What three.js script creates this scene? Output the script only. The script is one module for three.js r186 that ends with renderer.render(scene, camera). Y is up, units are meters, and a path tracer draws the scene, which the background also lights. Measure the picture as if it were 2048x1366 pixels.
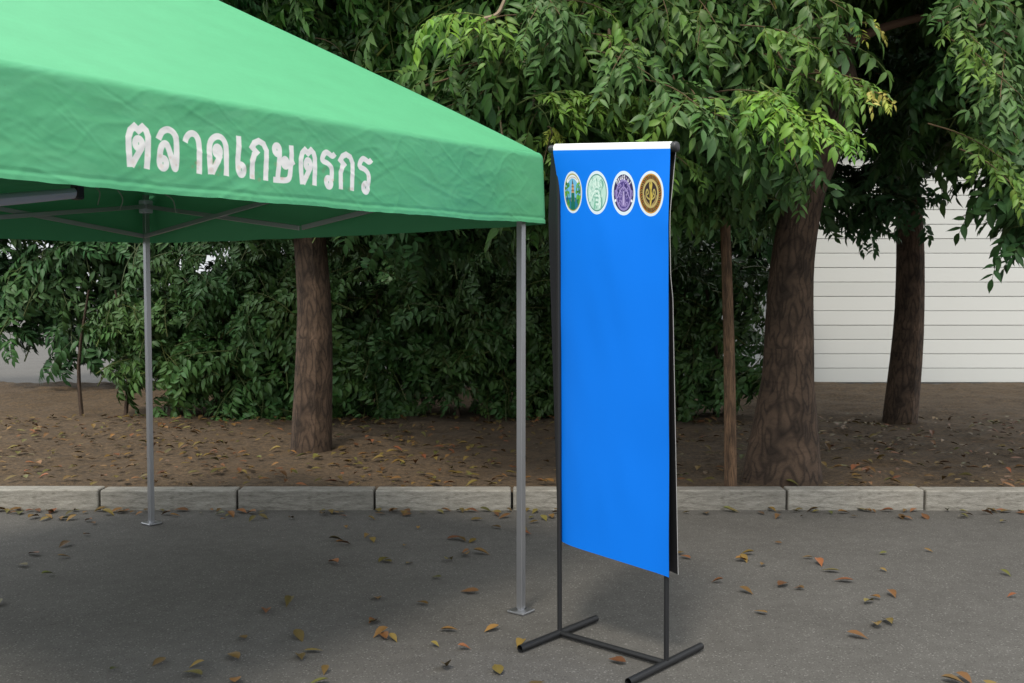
import * as THREE from 'three';
import { mergeGeometries } from 'three/addons/utils/BufferGeometryUtils.js';
import { ImprovedNoise } from 'three/addons/math/ImprovedNoise.js';
import { RoundedBoxGeometry } from 'three/addons/geometries/RoundedBoxGeometry.js';

// ---------------------------------------------------------------- camera, sky, sun, exposure
const scene = new THREE.Scene();
const PITCH = Math.atan(103 / 2048), EYE = 1.6;
const camera = new THREE.PerspectiveCamera(36.87, 1024 / 683, 0.05, 400);
camera.position.set(0, EYE, 0);
camera.rotation.x = -PITCH;
camera.userData.fStop = 11;
camera.focus = 5;
scene.add(camera);

const renderer = new THREE.WebGLRenderer({ antialias: true });
renderer.toneMapping = THREE.LinearToneMapping;
renderer.toneMappingExposure = 1.38;
renderer.shadowMap.enabled = true;

{ // overcast sky: brighter overhead, soft cloud structure
  const W = 512, H = 256, d = new Float32Array(W * H * 4), N = new ImprovedNoise();
  for (let j = 0; j < H; j++) for (let i = 0; i < W; i++) {
    const el = (j / (H - 1) - 0.5) * Math.PI, az = i / W * Math.PI * 2;
    const x = Math.cos(el) * Math.cos(az), y = Math.sin(el), z = Math.cos(el) * Math.sin(az);
    let c = 0, a = 0.5, f = 2.2;
    for (let k = 0; k < 4; k++) { c += a * N.noise(x * f + 7, y * f * 1.6, z * f + 3); a *= 0.5; f *= 2.1; }
    const up = Math.max(0, y);
    const L = y < 0 ? 0.25 : (0.6 + 0.86 * up) * (1 + 0.28 * c);
    const o = (j * W + i) * 4;
    d[o] = L * 0.97; d[o + 1] = L; d[o + 2] = L * 1.03; d[o + 3] = 1;
  }
  const sky = new THREE.DataTexture(d, W, H, THREE.RGBAFormat, THREE.FloatType);
  sky.mapping = THREE.EquirectangularReflectionMapping;
  sky.magFilter = THREE.LinearFilter; sky.minFilter = THREE.LinearFilter; sky.wrapS = THREE.RepeatWrapping;
  sky.needsUpdate = true;
  scene.background = sky; scene.environment = sky;
}
const sun = new THREE.DirectionalLight(0xfff4e4, 1.5);
sun.position.set(-2.5, 15, 3.0);
sun.target.position.set(0.6, 1.5, -6);
sun.castShadow = true; sun.shadow.radius = 24;
Object.assign(sun.shadow.camera, { left: -12, right: 12, top: 12, bottom: -12, near: 0.5, far: 40 });
sun.shadow.mapSize.set(2048, 2048);
scene.add(sun, sun.target);

// ---------------------------------------------------------------- helpers
let seed = 20240611;
function rnd() { seed |= 0; seed = seed + 0x6D2B79F5 | 0; let t = Math.imul(seed ^ seed >>> 15, 1 | seed); t = t + Math.imul(t ^ t >>> 7, 61 | t) ^ t; return ((t ^ t >>> 14) >>> 0) / 4294967296; }
const rr = (a, b) => a + (b - a) * rnd();
const V = (x, y, z) => new THREE.Vector3(x, y, z);
const noise = new ImprovedNoise();
const used = {};
function numbered(n) { const k = used[n] = (used[n] ?? -1) + 1; return k ? n + '_' + String(k).padStart(3, '0') : n; }
function tag(o, label, category, group, kind) {
  if (label) o.userData.label = label;
  if (category) o.userData.category = category;
  if (group) o.userData.group = group;
  if (kind) o.userData.kind = kind;
  return o;
}
function thing(name, label, category, pos, turn = 0, group) {
  const g = new THREE.Group(); g.name = numbered(name); g.position.copy(pos); g.rotation.y = turn; scene.add(g);
  return tag(g, label, category, group);
}
function part(name, geo, mat, parent) {
  const m = new THREE.Mesh(geo, mat); m.name = parent === scene ? numbered(name) : name;
  m.castShadow = m.receiveShadow = true; parent.add(m); return m;
}
// a measured place: direction of a sight line and a depth along the view axis
function ray(px, py) {
  const x = (px - 1024) / 2048, y = -(py - 683) / 2048, c = Math.cos(PITCH), s = Math.sin(PITCH);
  return V(x, y * c - s, -y * s - c);
}
const at = (px, py, depth) => ray(px, py).multiplyScalar(depth).add(V(0, EYE, 0));
const onHeight = (px, py, h) => { const d = ray(px, py); return d.clone().multiplyScalar((h - EYE) / d.y).add(V(0, EYE, 0)); };
const std = (r, g, b, rough = 0.8, extra = {}) => new THREE.MeshStandardMaterial({ color: new THREE.Color().setRGB(r, g, b), roughness: rough, side: THREE.DoubleSide, ...extra });
function grid(nu, nv, f, uvf) { // (nu+1)x(nv+1) sheet
  const p = [], uv = [], ix = [];
  for (let j = 0; j <= nv; j++) for (let i = 0; i <= nu; i++) {
    const q = f(i / nu, j / nv); p.push(q.x, q.y, q.z);
    const t = uvf ? uvf(i / nu, j / nv) : [i / nu, j / nv]; uv.push(t[0], t[1]);
  }
  for (let j = 0; j < nv; j++) for (let i = 0; i < nu; i++) {
    const a = j * (nu + 1) + i, b = a + 1, c = a + nu + 1, d = c + 1;
    ix.push(a, b, d, a, d, c);
  }
  const g = new THREE.BufferGeometry();
  g.setAttribute('position', new THREE.Float32BufferAttribute(p, 3));
  g.setAttribute('uv', new THREE.Float32BufferAttribute(uv, 2));
  g.setIndex(ix); g.computeVertexNormals(); return g;
}
function tube(pts, radii, sides = 7, segs = 4) { // tapered limb through points
  const cv = new THREE.CatmullRomCurve3(pts), n = (pts.length - 1) * segs, p = [], ix = [], uv = [];
  let nrm = V(0.31, 0.2, 0.93), len = 0, prev = null;
  for (let i = 0; i <= n; i++) {
    const t = i / n, c = cv.getPoint(t), tg = cv.getTangent(t);
    nrm.addScaledVector(tg, -nrm.dot(tg)).normalize(); const bi = V(0, 0, 0).crossVectors(tg, nrm);
    if (prev) len += c.distanceTo(prev); prev = c;
    const k = t * (radii.length - 1), k0 = Math.min(radii.length - 2, Math.floor(k)), r = radii[k0] + (radii[k0 + 1] - radii[k0]) * (k - k0);
    for (let s = 0; s <= sides; s++) {
      const a = s / sides * Math.PI * 2, q = c.clone().addScaledVector(nrm, Math.cos(a) * r).addScaledVector(bi, Math.sin(a) * r);
      p.push(q.x, q.y, q.z); uv.push(s / sides * 0.6, len);
    }
  }
  for (let i = 0; i < n; i++) for (let s = 0; s < sides; s++) { const a = i * (sides + 1) + s, b = a + sides + 1; ix.push(a, b, a + 1, b, b + 1, a + 1); }
  const g = new THREE.BufferGeometry();
  g.setAttribute('position', new THREE.Float32BufferAttribute(p, 3)); g.setAttribute('uv', new THREE.Float32BufferAttribute(uv, 2));
  g.setIndex(ix); g.computeVertexNormals(); return g;
}
function canvasTex(w, h, draw, srgb = true) {
  const c = document.createElement('canvas'); c.width = w; c.height = h; draw(c.getContext('2d'), w, h);
  const t = new THREE.CanvasTexture(c); if (srgb) t.colorSpace = THREE.SRGBColorSpace; t.wrapS = t.wrapT = THREE.RepeatWrapping; t.magFilter = THREE.LinearFilter; return t;
}
function noiseTex(size, f, srgb = true) { // tileable only roughly: patterns are laid out over many metres
  const d = new Uint8Array(size * size * 4);
  for (let j = 0; j < size; j++) for (let i = 0; i < size; i++) { const c = f(i / size, j / size), o = (j * size + i) * 4; d[o] = c[0]; d[o + 1] = c[1]; d[o + 2] = c[2]; d[o + 3] = 255; }
  const t = new THREE.DataTexture(d, size, size); if (srgb) t.colorSpace = THREE.SRGBColorSpace; t.wrapS = t.wrapT = THREE.RepeatWrapping; t.magFilter = THREE.LinearFilter; t.minFilter = THREE.LinearMipmapLinearFilter; t.generateMipmaps = true; t.needsUpdate = true; return t;
}
const tnoise = (x, y, f, s) => { // noise that tiles over the unit square, by cross-fading its copies near the edges
  const n = (a, b) => noise.noise(a * f + s * 3.1, b * f + s * 1.7, s), k = (t) => Math.max(0, (t - 0.8) / 0.2), p = k(x), q = k(y);
  return (n(x, y) * (1 - p) + n(x - 1, y) * p) * (1 - q) + (n(x, y - 1) * (1 - p) + n(x - 1, y - 1) * p) * q;
};

// ---------------------------------------------------------------- ground, kerb, planting bed
const concreteTex = noiseTex(1024, (() => {
  const stones = new Float32Array(1024 * 1024); // chips of aggregate in the worn surface
  for (let k = 0; k < 26000; k++) { const x = Math.floor(rnd() * 1024), y = Math.floor(rnd() * 1024), q = 1 + Math.floor(rnd() * 3), v = rr(-26, 40); for (let b = 0; b <= q; b++) for (let a = 0; a <= q; a++) if ((a - q / 2) ** 2 + (b - q / 2) ** 2 <= q * q * 0.3) stones[((y + b) & 1023) * 1024 + ((x + a) & 1023)] = v; }
  return (x, y) => { const v = 84 + tnoise(x, y, 4, 1) * 7 + tnoise(x, y, 23, 4) * 6 + (rnd() - 0.5) * 24 + stones[(Math.round(y * 1024) & 1023) * 1024 + (Math.round(x * 1024) & 1023)]; return [v + 2, v, v - 4]; };
})());
concreteTex.repeat.set(120, 120);
{
  const g = new THREE.PlaneGeometry(240, 240); g.rotateX(-Math.PI / 2);
  tag(part('ground', g, new THREE.MeshStandardMaterial({ map: concreteTex, bumpMap: concreteTex, bumpScale: 0.003, roughness: 0.92 }), scene), null, null, null, 'structure');
  const soilTex = noiseTex(256, (x, y) => { const n = tnoise(x, y, 8, 3) * 10 + tnoise(x, y, 40, 5) * 26 + (rnd() - 0.5) * 44, v = 84 + n; return [v, v * 0.82, v * 0.6]; });
  soilTex.repeat.set(20, 6);
  const bed = new THREE.PlaneGeometry(30, 9, 420, 126); bed.rotateX(-Math.PI / 2);
  const p = bed.attributes.position;
  for (let i = 0; i < p.count; i++) { p.setY(i, 0.10 + 0.05 * noise.noise(p.getX(i) * 1.3, 2, p.getZ(i) * 1.3) + 0.022 * noise.noise(p.getX(i) * 5, 4, p.getZ(i) * 5) + rr(-0.008, 0.008)); }
  bed.computeVertexNormals();
  const b = tag(part('planting_bed', bed, new THREE.MeshStandardMaterial({ map: soilTex, bumpMap: soilTex, bumpScale: 0.02, roughness: 1 }), scene), null, null, null, 'structure');
  b.position.set(3, 0, -12);
  const kerb = new THREE.Group(); kerb.name = 'kerb'; kerb.position.set(3, 0, -7.45); tag(kerb, null, null, null, 'structure'); scene.add(kerb);
  const kg = new RoundedBoxGeometry(0.985, 0.16, 0.15, 2, 0.015), kt = noiseTex(256, (x, y) => { const v = 140 + tnoise(x, y, 7, 2) * 26 + tnoise(x, y, 30, 6) * 22 + (rnd() - 0.5) * 34 - 70 * Math.max(0, tnoise(x, y, 14, 31) - 0.25); return [v + 3, v, v - 8]; }), km = [1, 0.85, 1.1].map((k) => new THREE.MeshStandardMaterial({ map: kt, bumpMap: kt, bumpScale: 0.004, roughness: 0.95, color: new THREE.Color().setRGB(k, k, k) }));
  for (let i = 0; i < 30; i++) { const k = part('kerb_stone', kg, km[i % 3], kerb); k.position.set(-14.5 + i, 0.07 + rr(-0.004, 0.004), rr(-0.004, 0.004)); k.rotation.y = rr(-0.006, 0.006); }
}

// ---------------------------------------------------------------- white building behind the trees
{
  const B = thing('white_building', 'white boarded building with beige frieze and grey roof half hidden behind the trees', 'building', V(7.0, 0, -17.5));
  const white = std(0.72, 0.74, 0.72, 0.7), white2 = std(0.68, 0.7, 0.68, 0.7);
  const core = new THREE.BoxGeometry(11, 3.9, 5); part('wall', core.translate(0, 1.95, -2.53), std(0.6, 0.6, 0.58, 0.9), B);
  const bg = new RoundedBoxGeometry(11, 0.236, 0.03, 1, 0.006);
  for (let i = 0; i < 16; i++) part('board', bg, i % 3 ? white : white2, B).position.set(0, 0.14 + i * 0.245, 0.01 + rr(-0.003, 0.003));
  part('frieze', new THREE.BoxGeometry(11.1, 0.2, 0.1).translate(0, 3.99, 0), std(0.5, 0.41, 0.35, 0.8), B);
  part('gutter', new RoundedBoxGeometry(11.4, 0.12, 0.16, 2, 0.03).translate(0, 4.15, 0.16), std(0.66, 0.67, 0.67, 0.5), B);
  const roof = grid(180, 1, (u, v) => V(-5.7 + u * 11.4, 4.2 + v * 1.1 + 0.02 * Math.cos(u * Math.PI * 2 * 45), 0.2 - v * 3));
  part('roof', roof, std(0.3, 0.31, 0.33, 0.55), B);
}
// ---------------------------------------------------------------- overhead cables
{
  const dark = std(0.012, 0.012, 0.013, 0.6), depth = 10.2;
  const rows = [[262, 0.011, 'thin upper black cable strung behind the trees'], [279, 0.011, 'middle black cable strung between the thin upper and the thick one'], [291, 0.017, 'thick lowest black cable running behind the trees']];
  for (const [py, r, lab] of rows) {
    const a = at(1300, py - 18, depth), m = at(1720, py + 4, depth), b = at(2500, py - 22, depth);
    tag(part('overhead_cable', tube([a, a.clone().lerp(m, 0.6).add(V(0, -0.02, 0)), m, m.clone().lerp(b, 0.4).add(V(0, -0.02, 0)), b], [r, r], 6, 8), dark, scene), lab, 'cable', 'cables strung behind the trees');
  }
}

// ---------------------------------------------------------------- green market tent
const HALF = 1.67, HE = 2.27, HA = 3.3, VAL = 0.368;
const cornerR = onHeight(1094, 305, HE), eaveL = onHeight(0, 104, HE);
const eDir = cornerR.clone().sub(eaveL).normalize(), nF = V(-eDir.z, 0, eDir.x);          // along the front, outwards from it
const tentC = cornerR.clone().addScaledVector(eDir, -HALF).addScaledVector(nF, -HALF); tentC.y = 0;
const tentTurn = Math.atan2(-eDir.z, eDir.x);
const tent = thing('market_tent', 'green pop up market tent with white lettering along its valance', 'tent', tentC, tentTurn);

// lettering: strokes in millimetres from each glyph's lower left corner; [strokes, rings]
const GLYPH = {
  to: [[[[3, 0], [0, 46], [0, 92], [8, 115], [22, 128], [36, 117], [51, 130], [63, 121], [69, 102], [67, 53], [62, 0]], [[46, 66], [29, 38], [7, 3]]], [[35, 76, 12, 16]]],
  lo: [[[[0, 90], [9, 111], [21, 121], [36, 126], [54, 121], [66, 104], [67, 73], [65, 41], [63, 7], [58, 0], [53, 11], [42, 50], [32, 76], [21, 81], [8, 67], [3, 39], [2, 15]]], [[15, 16, 12, 16]]],
  aa: [[[[0, 99], [7, 120], [27, 133], [46, 127], [55, 107], [54, 57], [50, 0]]], []],
  do: [[[[2, 0], [0, 58], [1, 96], [12, 120], [37, 133], [59, 125], [70, 103], [68, 53], [64, 0]], [[45, 69], [26, 36], [7, 3]]], [[34, 80, 11, 15]]],
  ee: [[[[8, 113], [8, 75], [0, 36], [1, 0]]], [[13, -2, 12, 18]]],
  ko: [[[[0, 0], [3, 63], [12, 87], [22, 96], [4, 111], [15, 127], [34, 136], [55, 128], [67, 106], [63, 61], [58, 0]]], []],
  so: [[[[34, 99], [31, 67], [23, 29], [20, 5]], [[0, 1], [33, 0], [63, 1], [77, 13], [82, 50], [90, 81], [89, 130]], [[62, 52], [100, 73]]], [[23, 108, 12, 16], [58, 64, 10, 14]]],
  ro: [[[[69, 103], [57, 89], [37, 100], [23, 104], [8, 91], [0, 68], [30, 63], [50, 48], [51, 26], [45, 0]]], [[31, -9, 12, 17]]],
};
const WORD = [['to', 794, -281], ['lo', 900, -272], ['aa', 999, -279], ['do', 1092, -277], ['ee', 1207, -247], ['ko', 1266, -277], ['so', 1358, -271], ['to', 1490, -279], ['ro', 1592, -251], ['ko', 1684, -281], ['ro', 1784, -254]];
function drawGlyph(c, key, x, y, k, sharp) { // y up in glyph space
  const [st, rings] = GLYPH[key]; c.lineCap = 'butt'; c.lineJoin = 'miter'; c.miterLimit = 2.2;
  const P = ([a, b]) => [x + a * k, y - b * k];
  for (const s of st) {
    c.beginPath(); const q = s.map(P); c.moveTo(...q[0]);
    if (sharp || key === 'to' && s.length > 5 || key === 'ko' || s.length < 4) {
      // keep corners at the notch and beak, curve the rest
      for (let i = 1; i < q.length; i++) c.lineTo(...q[i]);
    } else {
      for (let i = 1; i < q.length - 1; i++) { const m = i === q.length - 2 ? q[i + 1] : [(q[i][0] + q[i + 1][0]) / 2, (q[i][1] + q[i + 1][1]) / 2]; c.quadraticCurveTo(q[i][0], q[i][1], m[0], m[1]); }
    }
    c.stroke();
  }
  for (const [a, b, ra, rb] of rings) { c.beginPath(); c.ellipse(x + a * k, y - b * k, ra * k, rb * k, 0, 0, Math.PI * 2); c.stroke(); }
}
const GREEN = [0.1, 0.42, 0.2];
const toS = (v) => Math.round(255 * (v <= 0.0031308 ? 12.92 * v : 1.055 * Math.pow(v, 1 / 2.4) - 0.055));
const greenCss = 'rgb(' + GREEN.map(toS).join(',') + ')';
const valTex = canvasTex(2048, 256, (c, w, h) => {
  c.fillStyle = greenCss; c.fillRect(0, 0, w, h);
  for (let i = 0; i < 500; i++) { c.fillStyle = `rgba(${rnd() < 0.5 ? '20,90,50' : '150,225,170'},${rr(0.01, 0.035)})`; c.beginPath(); c.ellipse(rnd() * w, rnd() * h, rr(8, 90), rr(4, 22), rr(-0.6, 0.6), 0, 7); c.fill(); }
  for (let i = 0; i < 26; i++) { c.fillStyle = `rgba(70,60,30,${rr(0.05, 0.18)})`; c.beginPath(); c.arc(rnd() * w, rnd() * h, rr(0.6, 2), 0, 7); c.fill(); }
  const sx = w / (2 * HALF), sy = h / VAL;
  c.save(); c.scale(sx / 1000, sy / 1000); // millimetres
  c.strokeStyle = 'rgb(232,231,228)'; c.lineWidth = 21.5;
  for (const [k, u, v] of WORD) drawGlyph(c, k, u * 1.005 - 64 + (2 * HALF - 3) * 1000, -v + 13, 1.005);
  c.globalCompositeOperation = 'source-atop';
  for (const [k, u, v] of WORD) for (let i = 0; i < 5; i++) { // rust coloured stains at the letter feet
    const x = u * 1.005 + 276 + rr(0, 70), y = -v + 13 - Math.pow(rnd(), 2.2) * 60, r = rr(4, 13);
    const g = c.createRadialGradient(x, y, 0, x, y, r), a = rr(0.06, 0.22); g.addColorStop(0, `rgba(176,112,78,${a})`); g.addColorStop(0.7, `rgba(180,120,90,${a * 0.6})`); g.addColorStop(1, 'rgba(180,120,90,0)');
    c.fillStyle = g; c.fillRect(x - r, y - r, 2 * r, 2 * r);
  }
  c.restore();
});
valTex.wrapS = valTex.wrapT = THREE.ClampToEdgeWrapping;
const weave = noiseTex(128, (x, y) => { const v = 128 + 60 * Math.sin(x * Math.PI * 2 * 16) * Math.sin(y * Math.PI * 2 * 16) + (rnd() - 0.5) * 60; return [v, v, v]; }, false);
weave.repeat.set(20, 20);
const fabric = (extra) => new THREE.MeshPhysicalMaterial({ roughness: 0.62, specularIntensity: 0.55, side: THREE.DoubleSide, sheen: 0.12, sheenRoughness: 0.6, sheenColor: new THREE.Color(0.7, 0.95, 0.8), ...extra });
const greenCol = new THREE.Color().setRGB(...GREEN);
const roofTex = noiseTex(512, (x, y) => { const n = 1 + 0.025 * tnoise(x, y, 6, 8) + 0.012 * tnoise(x, y, 30, 2) + (rnd() - 0.5) * 0.03; return GREEN.map((g) => Math.min(255, toS(g) * n)); });
roofTex.repeat.set(2, 2);
const roofMat = fabric({ map: roofTex }), valMat = fabric({ map: valTex }), plainMat = fabric({ color: greenCol });
const metal = std(0.42, 0.43, 0.45, 0.35, { metalness: 0.85 }), greyPaint = std(0.5, 0.53, 0.6, 0.6), black = std(0.015, 0.016, 0.018, 0.5);

// one side of the tent in its own frame: x along the eave, z outwards
const RC = 0.055;
function eavePath(u) { // u 0..1 -> [x, z, outward normal angle]
  const a0 = 0.25 * Math.PI * RC, straight = 2 * (HALF - RC), total = straight + 2 * a0, s = u * total;
  if (s < a0) { const a = -Math.PI / 4 + s / RC; return [-(HALF - RC) + Math.sin(a) * RC, HALF - RC + Math.cos(a) * RC, a]; }
  if (s > total - a0) { const a = (s - (total - a0)) / RC; return [HALF - RC + Math.sin(a) * RC, HALF - RC + Math.cos(a) * RC, a]; }
  return [-(HALF - RC) + s - a0, HALF, 0];
}
const eaveSag = (x) => -0.013 * (1 - Math.pow(x / HALF, 2));
// creases of the hanging cloth: long folds, a web of ridges and single pressed lines
const creases = [];
for (let i = 0; i < 120; i++) { const a = rr(-1, 1) < 0 ? rr(-0.75, -0.2) : rr(0.15, 0.85); creases.push([rr(0, 2 * HALF), rr(0.02, VAL), Math.cos(a), Math.sin(a), rr(0.05, 0.2), rr(0.004, 0.011), rr(0.0007, 0.0026) * (rnd() < 0.35 ? -1 : 1)]); }
creases.push([2.62, 0.12, 0.80, 0.6, 0.17, 0.007, 0.0035], [2.5, 0.24, 0.96, 0.28, 0.28, 0.012, 0.005], [2.62, 0.1, -0.9, 0.43, 0.2, 0.01, 0.002], [1.05, 0.09, 0.92, 0.4, 0.09, 0.007, -0.004], [0.6, 0.2, 0.87, 0.5, 0.22, 0.01, 0.0035], [2.95, 0.2, 0.7, 0.7, 0.2, 0.01, 0.002]);
function crumple(x, y, sd) { // x along, y down from the eave, metres
  const X = x + sd * 13.7, edge = Math.min(1, y / 0.05) * Math.min(1, Math.max(0, (2 * HALF - 0.04 - x) / 0.25)) ;
  let d = 0.009 * noise.noise(X * 2.1, y * 4.2, sd) + 0.0045 * noise.noise(X * 5 + y * 4, y * 9 - X * 2, sd + 5);
  const wx = X + 0.05 * noise.noise(X * 6, y * 6, 2), wy = y + 0.04 * noise.noise(X * 6 + 9, y * 6, 4);
  for (const [f, ang, am] of [[5.5, 0.5, 0.0048], [7, -0.55, 0.004], [12, 0.15, 0.0022], [15, -0.35, 0.0016]]) {
    const p = wx * Math.cos(ang) + wy * Math.sin(ang), q = -wx * Math.sin(ang) + wy * Math.cos(ang);
    const r = 1 - Math.abs(noise.noise(p * f * 0.55, q * f * 1.5, sd * 3 + f)) * 2.2; if (r > 0) d += am * Math.pow(r, 5) * (0.55 + 0.8 * noise.noise(X * 3, y * 3, f));
  }
  if (sd === 0) for (const [cx, cy, dx, dy, l, w, am] of creases) {
    const ux = x - cx, uy = y - cy, t = (ux * dx + uy * dy) / l; if (t < -1 || t > 1) continue;
    const s = (-ux * dy + uy * dx + 0.006 * noise.noise(x * 12, y * 12, cx * 7)) / w; if (Math.abs(s) > 4) continue;
    d += am * Math.pow(1 - t * t, 1.5) * (Math.exp(-s * s) - 0.4 * Math.exp(-s * s / 5));
  }
  return 0.52 * d * (0.25 + 0.75 * edge);
}
const RF = 0.034;
function valanceGeo(sd, nu, nv) {
  return grid(nu, nv, (u, v) => {
    const [x, z, a] = eavePath(u), yb = VAL + 0.006 * noise.noise(x * 3.1, sd, 1) + 0.0025 * noise.noise(x * 17, sd, 3), y = v * yb;
    let out = 0, drop = y;
    if (y < RF * 1.6) { const t = Math.PI / 3 * (1 - y / (RF * 1.6)); out = RF * (Math.cos(t) - 1); drop = RF * (1 - Math.sin(t)); } else { drop = RF + (y - RF * 1.6); }
    const hem = Math.abs(y - (yb - 0.026)) < 0.006 ? -0.0018 : (y > yb - 0.02 ? 0.0012 : 0);
    out += crumple(x + HALF, y, sd) + hem + 0.012 * v * (1 + noise.noise(x * 1.4, sd, 7)) ;
    return V(x + Math.sin(a) * out, HE + eaveSag(x) - drop, z + Math.cos(a) * out);
  }, (u, v) => { const [x] = eavePath(u); return [(x + HALF) / (2 * HALF), 1 - v]; });
}
function roofGeo(sd, nu, nv) {
  return grid(nu, nv, (u, v) => {
    const [x, z] = eavePath(u), t = v, f = (1 - t) * (1 - RF * 0.5 / HALF), w = x / HALF;
    const rise = t + 0.014 * Math.sin(Math.PI * Math.pow(t, 0.7));
    const sag = -0.05 * (1 - w * w) * Math.sin(Math.PI * Math.min(1, t * 1.02)) * (1 - t * 0.4);
    const ripple = 0.0014 * noise.noise(x * 3, t * 4, sd) + 0.0007 * Math.pow(Math.abs(w), 3) * Math.sin((HALF - Math.abs(x)) * (1 - t) * 70 + 3 * noise.noise(t * 3, x, 1)) + 0.0004 * noise.noise(x * f * 14, t * 9, 3);
    return V(x * f, HE - RF * 0.134 + eaveSag(x) * (1 - t) + (HA - HE) * rise + sag + ripple * Math.min(1, t * 12), z * f);
  }, (u, v) => { const [x, z] = eavePath(u); return [x * (1 - v) * 0.5, v * 1.2]; });
}
for (let k = 0; k < 4; k++) {
  const turn = k * Math.PI / 2;
  const r = part('roof_panel', roofGeo(k, 120, 70), roofMat, tent), v = part('valance', k ? valanceGeo(k, 150, 20) : valanceGeo(0, 560, 64), k ? plainMat : valMat, tent);
  r.rotation.y = v.rotation.y = turn;
  if (k === 0) v.userData.label = 'front valance printed with white lettering';
  // folding frame of this side: corner leg, and two scissor pairs hung under the eave
  const L = HALF - 0.09, leg = mergeGeometries([new RoundedBoxGeometry(0.034, 2.22, 0.034, 2, 0.004).translate(L, 1.11 + 0.02, L), new RoundedBoxGeometry(0.026, 0.5, 0.026, 2, 0.003).translate(L, 0.26, L)]);
  const lg = part('leg', leg, metal, tent); lg.rotation.y = turn;
  const ft = part('foot_plate', new RoundedBoxGeometry(0.1, 0.012, 0.1, 2, 0.004).translate(L, 0.008, L), metal, lg);
  const br = part('corner_bracket', new RoundedBoxGeometry(0.07, 0.09, 0.07, 2, 0.01).translate(L, 2.16, L), greyPaint, lg);
  for (let s = 0; s < 2; s++) for (const d of [1, -1]) {
    const x0 = s ? 0.02 : -L + 0.02, x1 = s ? L - 0.02 : -0.02, a = Math.atan2(0.2 * d, x1 - x0), len = Math.hypot(0.2, x1 - x0);
    const b = new RoundedBoxGeometry(len, 0.028, 0.014, 1, 0.003).rotateZ(a).translate((x0 + x1) / 2, 2.06, L - 0.02 + d * 0.008);
    part('truss_bar', b, metal, tent).rotation.y = turn;
  }
}
part('apex_pole', new THREE.CylinderGeometry(0.02, 0.02, 1.1, 14).translate(0, HA - 0.58, 0), metal, tent);
part('apex_cap', new THREE.SphereGeometry(0.05, 20, 10).scale(1, 0.6, 1).translate(0, HA - 0.012, 0), plainMat, tent);
tent.updateMatrixWorld(true);
{ // grey folded side curtain bar seen through the gap under the valance
  const toL = (p) => tent.worldToLocal(p);
  const a = toL(at(-90, 408, 3.75)), b = toL(at(155, 386, 4.25));
  part('curtain_rail', tube([a, a.clone().lerp(b, 0.5), b], [0.024, 0.024, 0.022], 10, 3), greyPaint, tent);
  part('rail_end', new RoundedBoxGeometry(0.035, 0.065, 0.06, 2, 0.01).translate(b.x, b.y + 0.004, b.z), black, tent);
  const cord = std(0.22, 0.27, 0.22, 0.8);
  for (const [p0, p1, p2, d] of [[[190, 372], [200, 385], [196, 410], 4.3], [[236, 380], [246, 398], [240, 420], 4.4], [[330, 388], [346, 400], [352, 425], 4.5]])
    part('cord', tube([toL(at(...p0, d)), toL(at(...p1, d)), toL(at(...p2, d))], [0.0028, 0.0028], 5, 6), cord, tent);
}

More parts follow.
